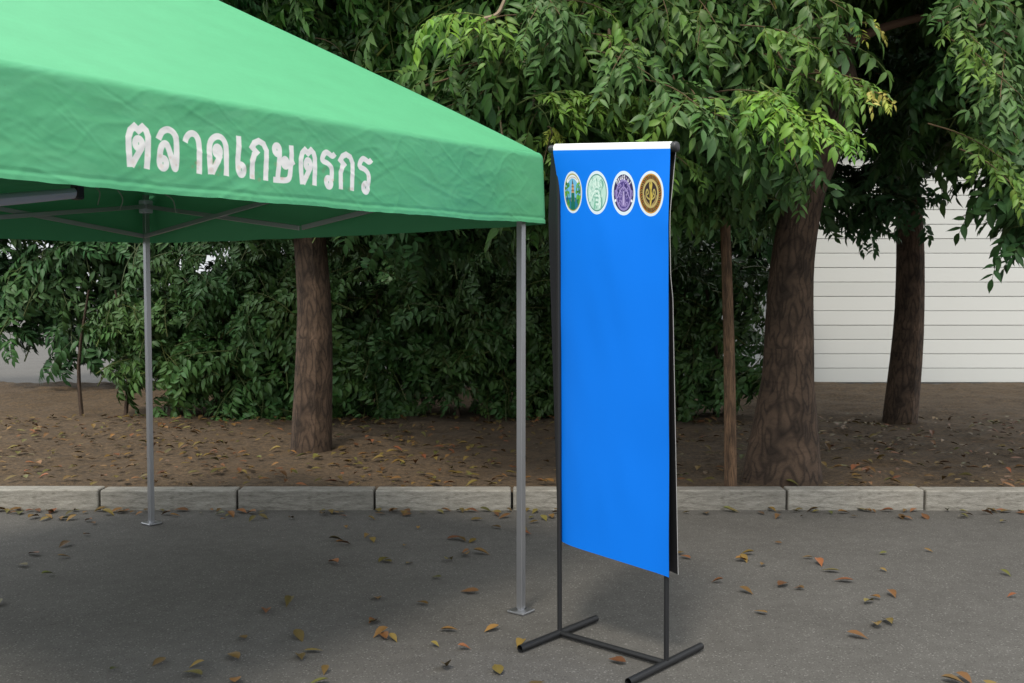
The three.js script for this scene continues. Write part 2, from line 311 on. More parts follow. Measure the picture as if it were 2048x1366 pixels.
// ---------------------------------------------------------------- double sided banner stand
{
  const pl = at(1106, 298, 4.62), pr = at(1347, 294, 4.2);
  const mid = pl.clone().add(pr).multiplyScalar(0.5), ax = pr.clone().sub(pl); const len = ax.length(); ax.normalize();
  const B = thing('banner_stand', 'blue double sided banner with four round seals on a black stand beside the green tent', 'banner', V(mid.x, 0, mid.z), Math.atan2(-ax.z, ax.x));
  B.updateMatrixWorld(true);
  const yl = pl.y, yr = pr.y, h = len / 2, top = (x) => yl + (yr - yl) * (x + h) / (2 * h), r = 0.021;
  const PXM = 1100, TW = 1024, TH = 2048; // print, canvas pixels per metre along the sheet
  const wSheet = 0.965 * len;
  const print = canvasTex(TW, TH, (c) => {
    c.fillStyle = 'rgb(8,127,250)'; c.fillRect(0, 0, TW, TH);
    c.fillStyle = 'rgb(246,247,250)'; c.fillRect(0, 0, TW, 0.072 * PXM);
    const K = TW / wSheet / PXM; // horizontal stretch of the canvas
    const yC = (0.089 + 0.167) * PXM, ry = 0.094 * PXM;
    const X = (f) => f * TW;
    const seals = [[0.165, 0.09], [0.39, 0.1], [0.622, 0.1], [0.848, 0.108]];
    const ell = (x, y, a, b, fill, stroke, lw) => { c.beginPath(); c.ellipse(x, y, a, b, 0, 0, Math.PI * 2); if (fill) { c.fillStyle = fill; c.fill(); } if (stroke) { c.strokeStyle = stroke; c.lineWidth = lw; c.stroke(); } };
    const line = (pts, col, lw) => { c.strokeStyle = col; c.lineWidth = lw; c.lineCap = 'round'; c.lineJoin = 'round'; c.beginPath(); c.moveTo(...pts[0]); for (let i = 1; i < pts.length - 1; i++) c.quadraticCurveTo(pts[i][0], pts[i][1], (pts[i][0] + pts[i + 1][0]) / 2, (pts[i][1] + pts[i + 1][1]) / 2); c.lineTo(...pts[pts.length - 1]); c.stroke(); };
    const poly = (pts, col) => { c.fillStyle = col; c.beginPath(); pts.forEach((p, i) => i ? c.lineTo(...p) : c.moveTo(...p)); c.fill(); };
    seals.forEach(([fx, fw], k) => {
      const x = X(fx), y = yC, a = fw * TW, b = ry * (k === 0 ? 0.98 : k === 3 ? 1.0 : 1.0);
      ell(x, y, a, b, 'rgb(226,240,252)');
      const P = (u, v) => [x + u * a, y + v * b]; // unit ellipse
      c.save();
      if (k === 0) {
        ell(x, y, a * 0.88, b * 0.87, 'rgb(120,190,232)', 'rgb(190,168,92)', 6);
        c.beginPath(); c.ellipse(x, y, a * 0.86, b * 0.85, 0, 0, 7); c.clip();
        poly([P(-1, 0.25), P(1, 0.25), P(1, 1), P(-1, 1)], 'rgb(40,120,150)');
        for (const s of [-1, 1]) {
          line([P(s * 0.62, 0.8), P(s * 0.58, 0.3), P(s * 0.66, -0.1), P(s * 0.55, -0.45)], 'rgb(40,50,60)', 5);
          for (let i = 0; i < 26; i++) { const [px, py] = P(s * rr(0.38, 0.85), rr(-0.5, 0.7)); ell(px, py, rr(4, 11), rr(5, 12), ['rgb(74,150,66)', 'rgb(104,176,78)', 'rgb(52,118,62)'][i % 3]); }
        }
        poly([P(-0.22, 0.45), P(-0.13, -0.12), P(-0.06, -0.45), P(0, -0.64), P(0.06, -0.45), P(0.13, -0.12), P(0.22, 0.45)], 'rgb(190,140,100)');
        poly([P(-0.08, -0.38), P(0, -0.64), P(0.08, -0.38)], 'rgb(88,84,86)');
        for (let i = 0; i < 9; i++) { const v = -0.35 + i * 0.09; line([P(-0.1 - i * 0.012, v), P(0, v - 0.02), P(0.1 + i * 0.012, v)], i % 2 ? 'rgb(96,74,60)' : 'rgb(226,180,134)', 3); }
        poly([P(-0.14, 0.02), P(0.14, 0.02), P(0.24, 0.9), P(-0.24, 0.9)], 'rgb(30,112,92)');
        line([P(-0.55, -0.52), P(-0.3, -0.7), P(0, -0.76), P(0.3, -0.7), P(0.55, -0.52)], 'rgb(238,242,246)', 17);
        for (let i = 0; i < 9; i++) { const t = -0.42 + i * 0.105; line([P(t, -0.74 + t * t * 0.55), P(t + 0.05, -0.7 + t * t * 0.55)], 'rgb(150,120,110)', 3); }
      } else if (k === 1) {
        ell(x, y, a * 0.84, b * 0.83, 'rgb(190,226,216)', 'rgb(96,150,140)', 6);
        c.beginPath(); c.ellipse(x, y, a * 0.8, b * 0.8, 0, 0, 7); c.clip();
        const pale = 'rgb(222,243,236)', deep = 'rgb(118,176,160)';
        for (let i = 0; i < 46; i++) { const [px, py] = P(rr(-0.7, 0.7), rr(-0.7, 0.7)), q = rr(8, 20), s = rnd() < 0.5 ? -1 : 1; line([[px, py], [px + s * q, py - q], [px + s * q * 0.2, py - q * 1.8], [px - s * q * 0.5, py - q]], i % 3 ? pale : deep, i % 3 ? 4 : 3); }
        line([P(0, -0.62), P(0.02, -0.3), P(0, 0), P(0, 0.7)], deep, 8); line([P(-0.03, -0.5), P(-0.02, 0.6)], pale, 5);
        for (let i = 0; i < 9; i++) { const v = -0.28 + i * 0.1, q = 0.07 + 0.05 * (i % 3); line([P(-q, v + 0.03), P(0, v), P(q, v + 0.03)], i % 2 ? deep : pale, 6); }
        line([P(-0.1, -0.1), P(-0.35, 0.05), P(-0.5, 0.3), P(-0.7, 0.4)], pale, 9); line([P(0.1, -0.1), P(0.25, 0.1), P(0.2, 0.5)], pale, 9);
        line([P(0.5, -0.5), P(0.58, -0.35), P(0.42, -0.2), P(0.36, 0.05), P(0.46, 0.35), P(0.42, 0.7)], deep, 13); line([P(0.47, -0.3), P(0.4, -0.1), P(0.42, 0.2)], pale, 4);
        poly([P(-0.3, 0.75), P(-0.12, 0.1), P(-0.1, 0.75)], 'rgb(132,196,172)');
      } else if (k === 2) {
        ell(x, y, a * 0.84, b * 0.84, 'rgb(52,42,92)');
        const w = 'rgb(166,150,208)';
        for (const s of [-1, 1]) { poly([P(s * 0.8, -0.1), P(s * 0.62, -0.16), P(s * 0.5, 0.0), P(s * 0.6, 0.3), P(s * 0.78, 0.1)], 'rgb(140,126,186)'); line([P(s * 0.78, -0.08), P(s * 0.64, 0.02), P(s * 0.7, 0.22)], 'rgb(90,78,140)', 4); ell(...P(s * 0.68, 0.34), 8, 7, 'rgb(240,240,250)'); }
        ell(x, y + b * 0.08, a * 0.6, b * 0.66, 'rgb(84,70,138)', 'rgb(150,136,196)', 11);
        c.beginPath(); c.ellipse(x, y + b * 0.08, a * 0.55, b * 0.61, 0, 0, 7); c.clip();
        for (let i = 0; i < 40; i++) { const s = i % 2 ? 1 : -1, u = rr(0.12, 0.55), v = rr(-0.45, 0.65), q = rr(0.05, 0.12); line([P(s * u, v), P(s * (u + q), v - q), P(s * u, v - q * 1.5), P(s * (u - q * 0.7), v - q * 0.6)], i % 3 ? w : 'rgb(54,42,100)', i % 3 ? 4 : 5); }
        poly([P(-0.1, 0.05), P(-0.06, -0.3), P(0, -0.5), P(0.06, -0.3), P(0.1, 0.05), P(0.2, 0.6), P(-0.2, 0.6)], 'rgb(150,134,192)');
        poly([P(-0.07, 0.02), P(0, -0.2), P(0.07, 0.02), P(0.05, 0.14), P(-0.05, 0.14)], 'rgb(48,36,88)');
        line([P(0, -0.05), P(0.02, 0.1), P(0, 0.5)], 'rgb(196,184,228)', 8);
        for (const s of [-1, 1]) line([P(s * 0.1, -0.25), P(s * 0.3, -0.1), P(s * 0.42, 0.12), P(s * 0.5, 0.2)], w, 7);
        c.restore(); c.save();
        // ring lettering
        c.strokeStyle = 'rgb(248,248,252)'; c.lineWidth = 13;
        const seq = ['ko', 'ro', 'mo', 'po', 'ro', 'ah', 'mo', 'ng'], n = seq.length;
        const tiny = { mo: [[[6, 95], [6, 20], [30, 10], [60, 10], [60, 100]], [[6, 20], [20, 30]]], po: [[[4, 95], [4, 5], [58, 5], [58, 135]]], ah: [[[5, 30], [40, 40]], [[5, 75], [40, 85]]], ng: [[[4, 30], [30, 5], [55, 15], [55, 100], [30, 100]]] };
        seq.forEach((g, i) => {
          const t = -0.86 + i * (1.72 / (n - 1)), px = x + Math.sin(t) * a * 0.71, py = y - Math.cos(t) * b * 0.735;
          c.save(); c.translate(px, py); c.rotate(t * 0.85); const q = 0.15;
          if (tiny[g]) for (const s of tiny[g]) { c.beginPath(); s.forEach(([u, v], j) => { const A = [(u - 32) * q, -(v - 65) * q]; j ? c.lineTo(...A) : c.moveTo(...A); }); c.lineWidth = 3.6; c.stroke(); }
          else { c.lineWidth = 3.6; drawGlyph(c, g, -34 * q, 65 * q, q, true); }
          c.restore();
        });
      } else {
        ell(x, y, a * 0.84, b * 0.85, 'rgb(74,52,34)', 'rgb(206,146,66)', 6);
        for (let i = 0; i < 44; i++) { const t = i / 44 * Math.PI * 2, t2 = t + 0.12; line([[x + Math.cos(t) * a * 0.8, y + Math.sin(t) * b * 0.81], [x + Math.cos(t2) * a * 0.7, y + Math.sin(t2) * b * 0.74], [x + Math.cos(t + 0.02) * a * 0.68, y + Math.sin(t + 0.02) * b * 0.7], [x + Math.cos(t2) * a * 0.62, y + Math.sin(t2) * b * 0.64]], i % 3 ? 'rgb(168,142,80)' : 'rgb(176,104,48)', 3); }
        ell(x, y, a * 0.56, b * 0.58, 'rgb(58,44,44)', 'rgb(190,172,112)', 12);
        for (const s of [-1, 1]) {
          line([P(s * 0.06, 0.25), P(s * 0.3, 0.2), P(s * 0.38, -0.05), P(s * 0.25, -0.22), P(s * 0.16, -0.02), P(s * 0.26, 0.04)], 'rgb(182,166,96)', 8);
          line([P(s * 0.1, 0.5), P(s * 0.36, 0.34), P(s * 0.44, 0.1)], 'rgb(170,146,96)', 7);
          line([P(s * 0.05, -0.2), P(s * 0.12, -0.4), P(s * 0.04, -0.5)], 'rgb(196,176,92)', 7);
        }
        poly([P(-0.07, 0.2), P(-0.06, -0.38), P(0.03, -0.5), P(0.1, -0.35), P(0.07, -0.1), P(0.18, 0.1), P(0.12, 0.2), P(0.02, 0.55), P(-0.06, 0.55)], 'rgb(204,182,84)');
        line([P(0.0, -0.2), P(0.02, 0.0), P(-0.02, 0.3)], 'rgb(120,92,48)', 4);
      }
      c.restore();
    });
  });
  print.wrapS = print.wrapT = THREE.ClampToEdgeWrapping;
  const vinyl = new THREE.MeshPhysicalMaterial({ map: print, roughness: 0.5, specularIntensity: 0.4, side: THREE.FrontSide });
  const backing = std(0.012, 0.013, 0.016, 0.55, { side: THREE.DoubleSide });
  // printed skin: starts behind the pole, wraps over it, hangs down the front
  const profile = (sUp) => { // arc length -> [z, drop]
    const arc = Math.PI * r * 0.95;
    if (sUp < arc) { const a = -Math.PI * 0.45 + sUp / r; return [Math.sin(a) * (r + 0.0015), r - Math.cos(a) * (r + 0.0015)]; }
    const d = sUp - arc; return [r + 0.0015 - d * 0.015, r + d];
  };
  const LEN = 1.85, nv = 90, nu = 40;
  const sheet = (off, rev) => grid(nu, nv, (u, v) => {
    const s = Math.pow(v, 1.35) * LEN, [z0, d] = profile(s), below = Math.max(0, d - 2 * r);
    const curl = Math.exp(-u / 0.11) * 0.03 * Math.min(1, below / 0.22), edge = Math.exp(-(1 - u) / 0.1) * 0.012 * Math.min(1, below / 0.3);
    const x = -h + 0.02 + u * wSheet + 0.008 * Math.exp(-u / 0.1) * Math.sin(Math.min(1, below / 0.26) * Math.PI) - 0.0 ;
    const z = z0 - curl + edge + (0.008 * noise.noise(u * 2.2, s * 1.6, 3) + 0.002 * noise.noise(u * 7, s * 4, 8)) * Math.min(1, below / 0.1) - off;
    return V(x, top(x) + r - d, z);
  }, (u, v) => [u, 1 - Math.pow(v, 1.35) * LEN * PXM / TH]);
  part('printed_sheet', sheet(0), vinyl, B);
  part('sheet_lining', sheet(0.0025), backing, B).material.side = THREE.DoubleSide;
  // back sheet, dark inside, with a pale cut edge
  const backF = (u, v) => { const d = v * 1.8; const x = -h - 0.03 + u * (len * 1.035), sl = Math.min(1, d / 0.3); return V(x - 0.03 * Math.exp(-u / 0.2) * sl, top(x) + r * 0.4 - d, -r - 0.006 - 0.05 * d + 0.06 * sl * Math.exp(-(1 - u) / 0.25) * (d < 0.6 ? 1 : 0.8)); };
  part('back_sheet', grid(24, 40, backF), backing, B);
  const ed = []; for (let i = 0; i <= 20; i++) { const p = backF(1, i / 20); p.x += 0.002; ed.push(p); }
  part('sheet_edge', tube(ed, [0.0016, 0.0016], 5, 2), std(0.5, 0.5, 0.5, 0.6), B);
  const bar = (p, q, ra, s = 14) => tube([p, p.clone().lerp(q, 0.5), q], [ra, ra], s, 1);
  const ends = [V(-h - 0.012, top(-h), 0), V(h + 0.004, top(h), 0)];
  part('top_pole', mergeGeometries([bar(ends[0], ends[1], r * 0.9)]), std(0.05, 0.052, 0.055, 0.35), B);
  const cap = new THREE.LatheGeometry([[0, 0.013], [0.013, 0.0125], [0.019, 0.0095], [0.0222, 0.003], [0.0222, -0.014]].map(([a, b]) => new THREE.Vector2(a, b)), 24);
  part('pole_cap', cap.clone().rotateZ(-Math.PI / 2).translate(h + 0.009, top(h), 0), std(0.03, 0.031, 0.033, 0.38), B);
  part('pole_cap', cap.clone().scale(0.55, 0.6, 0.55).rotateZ(Math.PI / 2).translate(-h - 0.012, top(-h), 0), std(0.12, 0.12, 0.125, 0.4), B);
  for (const s of [-1, 1]) part('post', bar(V(s * (h - 0.03), top(s * h) - 0.01, -0.003), V(s * (h - 0.03), 0.02, -0.02), 0.011, 10), black, B);
  part('base_bar', mergeGeometries([bar(V(-h + 0.03, 0.02, 0.26), V(-h + 0.03, 0.02, -0.3), 0.016), bar(V(h - 0.03, 0.02, 0.26), V(h - 0.03, 0.02, -0.3), 0.016), bar(V(-h + 0.03, 0.02, -0.02), V(h - 0.03, 0.02, -0.02), 0.013)]), black, B);
}

// ---------------------------------------------------------------- foliage
function leafletInto(buf, base, dir, up, len, width, fold, curl, col) {
  const side = V(0, 0, 0).crossVectors(dir, up).normalize(), n = V(0, 0, 0).crossVectors(side, dir).normalize();
  const T = [0, 0.13, 0.34, 0.58, 0.82, 1], Wd = [0.05, 0.34, 0.5, 0.4, 0.13, 0];
  const i0 = buf.p.length / 3, tw = rr(-0.6, 0.6);
  for (let k = 0; k < T.length; k++) {
    const t = T[k], c = base.clone().addScaledVector(dir, len * t * (1 - 0.12 * curl * t)).addScaledVector(n, -curl * len * t * t * 0.45);
    for (const s of [-1, 0, 1]) {
      const q = c.clone().addScaledVector(side, s * Wd[k] * width).addScaledVector(n, (s ? fold * Wd[k] * width : 0) + s * tw * Wd[k] * width * t);
      buf.p.push(q.x, q.y, q.z); const m = s ? 1 : 1.12; buf.c.push(col[0] * m, col[1] * m, col[2] * m);
    }
  }
  for (let k = 0; k < T.length - 1; k++) for (let s = 0; s < 2; s++) { const a = i0 + k * 3 + s; buf.i.push(a, a + 3, a + 1, a + 1, a + 3, a + 4); }
}
function stalkInto(buf, pts, r0, r1, col) {
  const i0 = buf.p.length / 3, n = pts.length;
  for (let k = 0; k < n; k++) {
    const tg = pts[Math.min(n - 1, k + 1)].clone().sub(pts[Math.max(0, k - 1)]).normalize(), a = V(0, 1, 0.01).cross(tg).normalize(), b = V(0, 0, 0).crossVectors(tg, a), r = r0 + (r1 - r0) * k / (n - 1);
    for (let s = 0; s < 3; s++) { const t = s / 3 * Math.PI * 2, q = pts[k].clone().addScaledVector(a, Math.cos(t) * r).addScaledVector(b, Math.sin(t) * r); buf.p.push(q.x, q.y, q.z); buf.c.push(...col); }
  }
  for (let k = 0; k < n - 1; k++) for (let s = 0; s < 3; s++) { const a = i0 + k * 3 + s, b = i0 + k * 3 + (s + 1) % 3; buf.i.push(a, a + 3, b, b, a + 3, b + 3); }
}
// pinnate leaf along +x, +y up: leaflets in loose pairs that hang from the stalk
function leafInto(buf, M, o) {
  const L = o.len, b = { p: [], c: [], i: [] }, pts = [], up = V(0, 1, 0);
  const cv = (t) => V(L * t * (1 - 0.1 * t), L * (o.arch * t - (o.arch + o.drop) * t * t), L * o.sway * t * t);
  for (let k = 0; k <= 5; k++) pts.push(cv(k / 5));
  stalkInto(b, pts, 0.0032, 0.0014, [1.5, 0.95, 0.9]);
  const shade = () => { const v = rr(0.8, 1.18); return [v * rr(0.92, 1.1), v, v * rr(0.85, 1.1)]; };
  for (let k = 0; k < o.pairs; k++) for (const s of [-1, 1]) {
    const t = Math.min(0.97, 0.2 + 0.76 * (k + (s > 0 ? 0.22 : -0.1) + rr(-0.12, 0.12)) / (o.pairs - 0.5)), base = cv(Math.max(0.12, t));
    if (rnd() < 0.05) continue;
    const fw = rr(0.25, 1.0), dr = o.hang + rr(-0.55, 0.6), d = V(fw, -Math.sin(dr) * 1.0, s * Math.cos(dr)).normalize();
    const sz = o.leaflet * (0.72 + 0.5 * Math.sin(Math.PI * (0.15 + 0.7 * t))) * rr(0.72, 1.18);
    leafletInto(b, base, d, V(rr(-0.5, 0.5), 1, s * rr(-0.5, 0.7)).normalize(), sz, sz * o.wide * rr(0.9, 1.12), rr(0.15, 0.65), rr(0.1, 1.1), shade());
  }
  const tip = cv(1), d = tip.clone().sub(cv(0.9)).normalize().add(V(0, -0.25, rr(-0.2, 0.2))).normalize();
  leafletInto(b, tip, d, up, o.leaflet * rr(0.95, 1.15), o.leaflet * o.wide, 0.3, 0.4, shade());
  const i0 = buf.p.length / 3, q = V(0, 0, 0);
  for (let k = 0; k < b.p.length; k += 3) { q.set(b.p[k], b.p[k + 1], b.p[k + 2]).applyMatrix4(M); buf.p.push(q.x, q.y, q.z); }
  for (const c of b.c) buf.c.push(c);
  for (const i of b.i) buf.i.push(i + i0);
}
function bufGeo(b) {
  const g = new THREE.BufferGeometry();
  g.setAttribute('position', new THREE.Float32BufferAttribute(b.p, 3)); g.setAttribute('color', new THREE.Float32BufferAttribute(b.c, 3));
  g.setIndex(b.i); g.computeVertexNormals(); return g;
}
const I4 = new THREE.Matrix4();
const LEAFO = { len: 0.36, arch: 0.14, drop: 0.2, sway: 0.06, pairs: 7, leaflet: 0.106, wide: 0.355, hang: 0.36 };
function leafVariant(o) { const b = { p: [], c: [], i: [] }; leafInto(b, I4, { ...LEAFO, ...o }); return bufGeo(b); }
const leafGeos = [leafVariant({}), leafVariant({ drop: 0.45, sway: -0.1, hang: 0.6 }), leafVariant({ pairs: 4, len: 0.3, drop: 0.1, hang: 0.3 }), leafVariant({ pairs: 6, len: 0.42, drop: 0.35, sway: 0.12, leaflet: 0.115 }), leafVariant({ drop: 0.75, hang: 0.8, len: 0.33 }), leafVariant({ sway: 0.2, hang: 0.6, drop: 0.3 }), leafVariant({ sway: -0.22, pairs: 5, drop: 0.5, len: 0.32 }), leafVariant({ pairs: 4, len: 0.26, leaflet: 0.135, hang: 0.7 }), leafVariant({ arch: 0.3, drop: 0.6, hang: 0.6 })];
const roundGeos = [leafVariant({ len: 0.22, pairs: 4, leaflet: 0.078, wide: 0.62, hang: 0.5, drop: 0.3 }), leafVariant({ len: 0.26, pairs: 5, leaflet: 0.07, wide: 0.6, hang: 0.65, drop: 0.5 })];
const leafMat = (r, g, b, rough = 0.47, tr = 0) => new THREE.MeshPhysicalMaterial({ color: new THREE.Color().setRGB(r, g, b), vertexColors: true, roughness: rough, side: THREE.DoubleSide, specularIntensity: 0.7, ...(tr ? { transmission: tr, thickness: 0 } : {}) });
const TONE = {
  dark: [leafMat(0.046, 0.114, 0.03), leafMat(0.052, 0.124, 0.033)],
  mid: [leafMat(0.064, 0.137, 0.028), leafMat(0.076, 0.15, 0.033), leafMat(0.049, 0.116, 0.029)],
  sage: [leafMat(0.074, 0.15, 0.042), leafMat(0.066, 0.14, 0.038)],
  fresh: [leafMat(0.095, 0.19, 0.03), leafMat(0.11, 0.21, 0.034)],
  lime: [leafMat(0.125, 0.255, 0.03), leafMat(0.15, 0.29, 0.036), leafMat(0.1, 0.225, 0.032)],
  olive: [leafMat(0.105, 0.2, 0.03), leafMat(0.13, 0.225, 0.036)],
  yellow: [leafMat(0.31, 0.37, 0.06), leafMat(0.36, 0.35, 0.08)],
};
const barkTex = noiseTex(512, (x, y) => { const wx = x + 0.03 * tnoise(x, y, 9, 11), n = -150 * Math.max(0, 0.26 - Math.abs(tnoise(wx, y * 0.28, 26, 2))) - 90 * Math.max(0, 0.16 - Math.abs(tnoise(wx, y, 17, 8))) + tnoise(x, y, 7, 6) * 34 + (rnd() - 0.5) * 26, v = 122 + n; return [v, v * 0.86, v * 0.74]; });
barkTex.repeat.set(1.667, 0.8);
const barkMat = new THREE.MeshStandardMaterial({ map: barkTex, bumpMap: barkTex, bumpScale: 0.02, roughness: 0.95, color: new THREE.Color().setRGB(0.55, 0.5, 0.46) });
const twigMat = std(0.15, 0.1, 0.055, 0.85), greenTwig = std(0.13, 0.17, 0.05, 0.75);

function frame(o, x, roll = 0, U = V(0, 1, 0)) { // matrix with +x along x and +y as near to up as it goes
  const X = x.clone().normalize(), Z = V(0, 0, 0).crossVectors(X, U); if (Z.lengthSq() < 1e-4) Z.set(0, 0, 1); Z.normalize(); const Y = V(0, 0, 0).crossVectors(Z, X);
  const m = new THREE.Matrix4().makeBasis(X, Y, Z).setPosition(o); if (roll) m.multiply(new THREE.Matrix4().makeRotationX(roll)); return m;
}
const loose = new Map(); // leaves that run together in the shade, kept as one part of their tree
// one bough end: a twig and the leaves it carries, each its own part
function spray(tree, tip, dir, o) {
  const d = dir.clone().normalize(), L = o.twig ?? 0.55, n = o.n ?? 8, tones = TONE[o.tone], geos = o.round ? roundGeos : leafGeos, s0 = o.size ?? 1, inv = tree.position;
  const U = V(0, 1, o.lean ?? rr(0.15, 0.9)).normalize(), start = tip.clone().addScaledVector(d, -L).add(V(0, -(o.bow ?? 0.06) + L * 0.1, 0)), midp = tip.clone().addScaledVector(d, -L * 0.45).add(V(0, L * 0.12, 0));
  const cv = new THREE.QuadraticBezierCurve3(start, midp, tip);
  const pts = [0, 0.33, 0.66, 1].map((t) => cv.getPoint(t).sub(inv));
  part('twig', tube(pts, [0.0055, 0.0025], 5, 3), o.round || o.tone === 'lime' ? greenTwig : twigMat, tree);
  for (let k = 0; k < n; k++) {
    const t = k === n - 1 ? 1 : 0.22 + 0.76 * (k + rr(-0.2, 0.2)) / (n - 1), p = cv.getPoint(Math.max(0.05, Math.min(1, t))).sub(inv), tg = cv.getTangent(Math.min(1, t));
    const side = V(0, 0, 0).crossVectors(tg, U).normalize(), sg = k % 2 ? 1 : -1, spread = k === n - 1 ? rr(-0.2, 0.2) : sg * rr(0.6, 1.5);
    const dd = tg.clone().addScaledVector(side, spread).add(V(0, rr(-0.25, 0.25) - (o.droop ?? 0.22), o.face ?? 0.1)).normalize();
    const tone = o.tipTone && t > 0.72 ? TONE[o.tipTone] : tones, sS = s0 * rr(0.72, 1.18) * (t > 0.8 ? 0.9 : 1), MX = frame(p, dd, rr(-0.6, 0.6), U).scale(V(sS, sS, sS));
    const shown = tree.userData.leafParts ?? 0;
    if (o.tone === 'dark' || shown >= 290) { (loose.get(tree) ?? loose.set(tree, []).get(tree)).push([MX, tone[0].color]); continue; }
    tree.userData.leafParts = shown + 1;
    const m = part('leaf', geos[Math.floor(rnd() * geos.length)], tone[Math.floor(rnd() * tone.length)], tree);
    m.applyMatrix4(MX);
  }
}
// a small bough with its leaves, for the depth of the crowns where the leaves run together
function boughGeo(n, o = {}) {
  const b = { p: [], c: [], i: [] }, cv = new THREE.QuadraticBezierCurve3(V(-0.35, -0.05, 0), V(0, 0.06, 0), V(0.3, -0.08, 0));
  stalkInto(b, [0, 0.25, 0.5, 0.75, 1].map((t) => cv.getPoint(t)), 0.008, 0.003, [1.6, 0.9, 0.9]);
  for (let k = 0; k < n; k++) {
    const t = (k + 0.5) / n, p = cv.getPoint(t), tg = cv.getTangent(t), sg = k % 2 ? 1 : -1, dd = tg.clone().add(V(0, rr(-0.5, 0.1), sg * rr(0.6, 1.6))).normalize(), s = rr(0.85, 1.1);
    leafInto(b, frame(p, dd, rr(-0.3, 0.3)).scale(V(s, s, s)), { ...LEAFO, ...o, drop: rr(0.05, 0.6), hang: rr(0.3, 0.75), sway: rr(-0.12, 0.12) });
  }
  return bufGeo(b);
}
const boughs = [boughGeo(8), boughGeo(9), boughGeo(7, { leaflet: 0.115 })];
const fillMat = new THREE.MeshPhysicalMaterial({ color: 0xffffff, vertexColors: true, roughness: 0.48, side: THREE.DoubleSide, specularIntensity: 0.65 });
// crown volumes: [centre, radii, count, shell 0..1]; tint is the leaf colour
function foliage(tree, vols, tint, keep, gi = 0, scale = 1) {
  const list = [], e = new THREE.Euler(), q = new THREE.Quaternion(), qu = new THREE.Quaternion(), Y1 = V(0, 1, 0), m = new THREE.Matrix4();
  for (const [c, r, n, shell, tn] of vols) for (let k = 0; k < n; k++) {
    let x, y, z, l; do { x = rr(-1, 1); y = rr(-1, 1); z = rr(-1, 1); l = Math.hypot(x, y, z); } while (l > 1 || l < shell);
    const p = V(c.x + x * r.x, c.y + y * r.y, c.z + z * r.z);
    if (noise.noise(p.x * 1.1, p.y * 1.3, p.z * 1.1) < -0.32 || keep && !keep(p)) continue;
    list.push([p, tn ?? tint, V(x, Math.max(0, y) + 0.9, z + 0.55).normalize()]);
  }
  const im = new THREE.InstancedMesh(boughs[gi], fillMat, list.length), col = new THREE.Color();
  im.name = 'foliage'; im.castShadow = im.receiveShadow = true; tag(im, null, null, null, 'stuff');
  list.forEach(([p, tn, up], k) => {
    e.set(rr(-0.4, 0.4), rr(0, Math.PI * 2), rr(-0.5, 0.3), 'YXZ'); q.setFromEuler(e).premultiply(qu.setFromUnitVectors(Y1, up)); const s = scale * rr(0.8, 1.2);
    im.setMatrixAt(k, m.compose(p.sub(tree.position), q, V(s, s, s))); const v = rr(0.75, 1.3); im.setColorAt(k, col.setRGB(tn[0] * v * rr(0.9, 1.15), tn[1] * v, tn[2] * v * rr(0.85, 1.15)));
  });
  tree.add(im); return im;
}
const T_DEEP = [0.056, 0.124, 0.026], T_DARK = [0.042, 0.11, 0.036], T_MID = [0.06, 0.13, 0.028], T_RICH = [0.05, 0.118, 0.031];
const sdir = (x, y, z = 0.35) => V(x, -y * 0.6, z + 0.25); // x right, y down, z towards the viewer

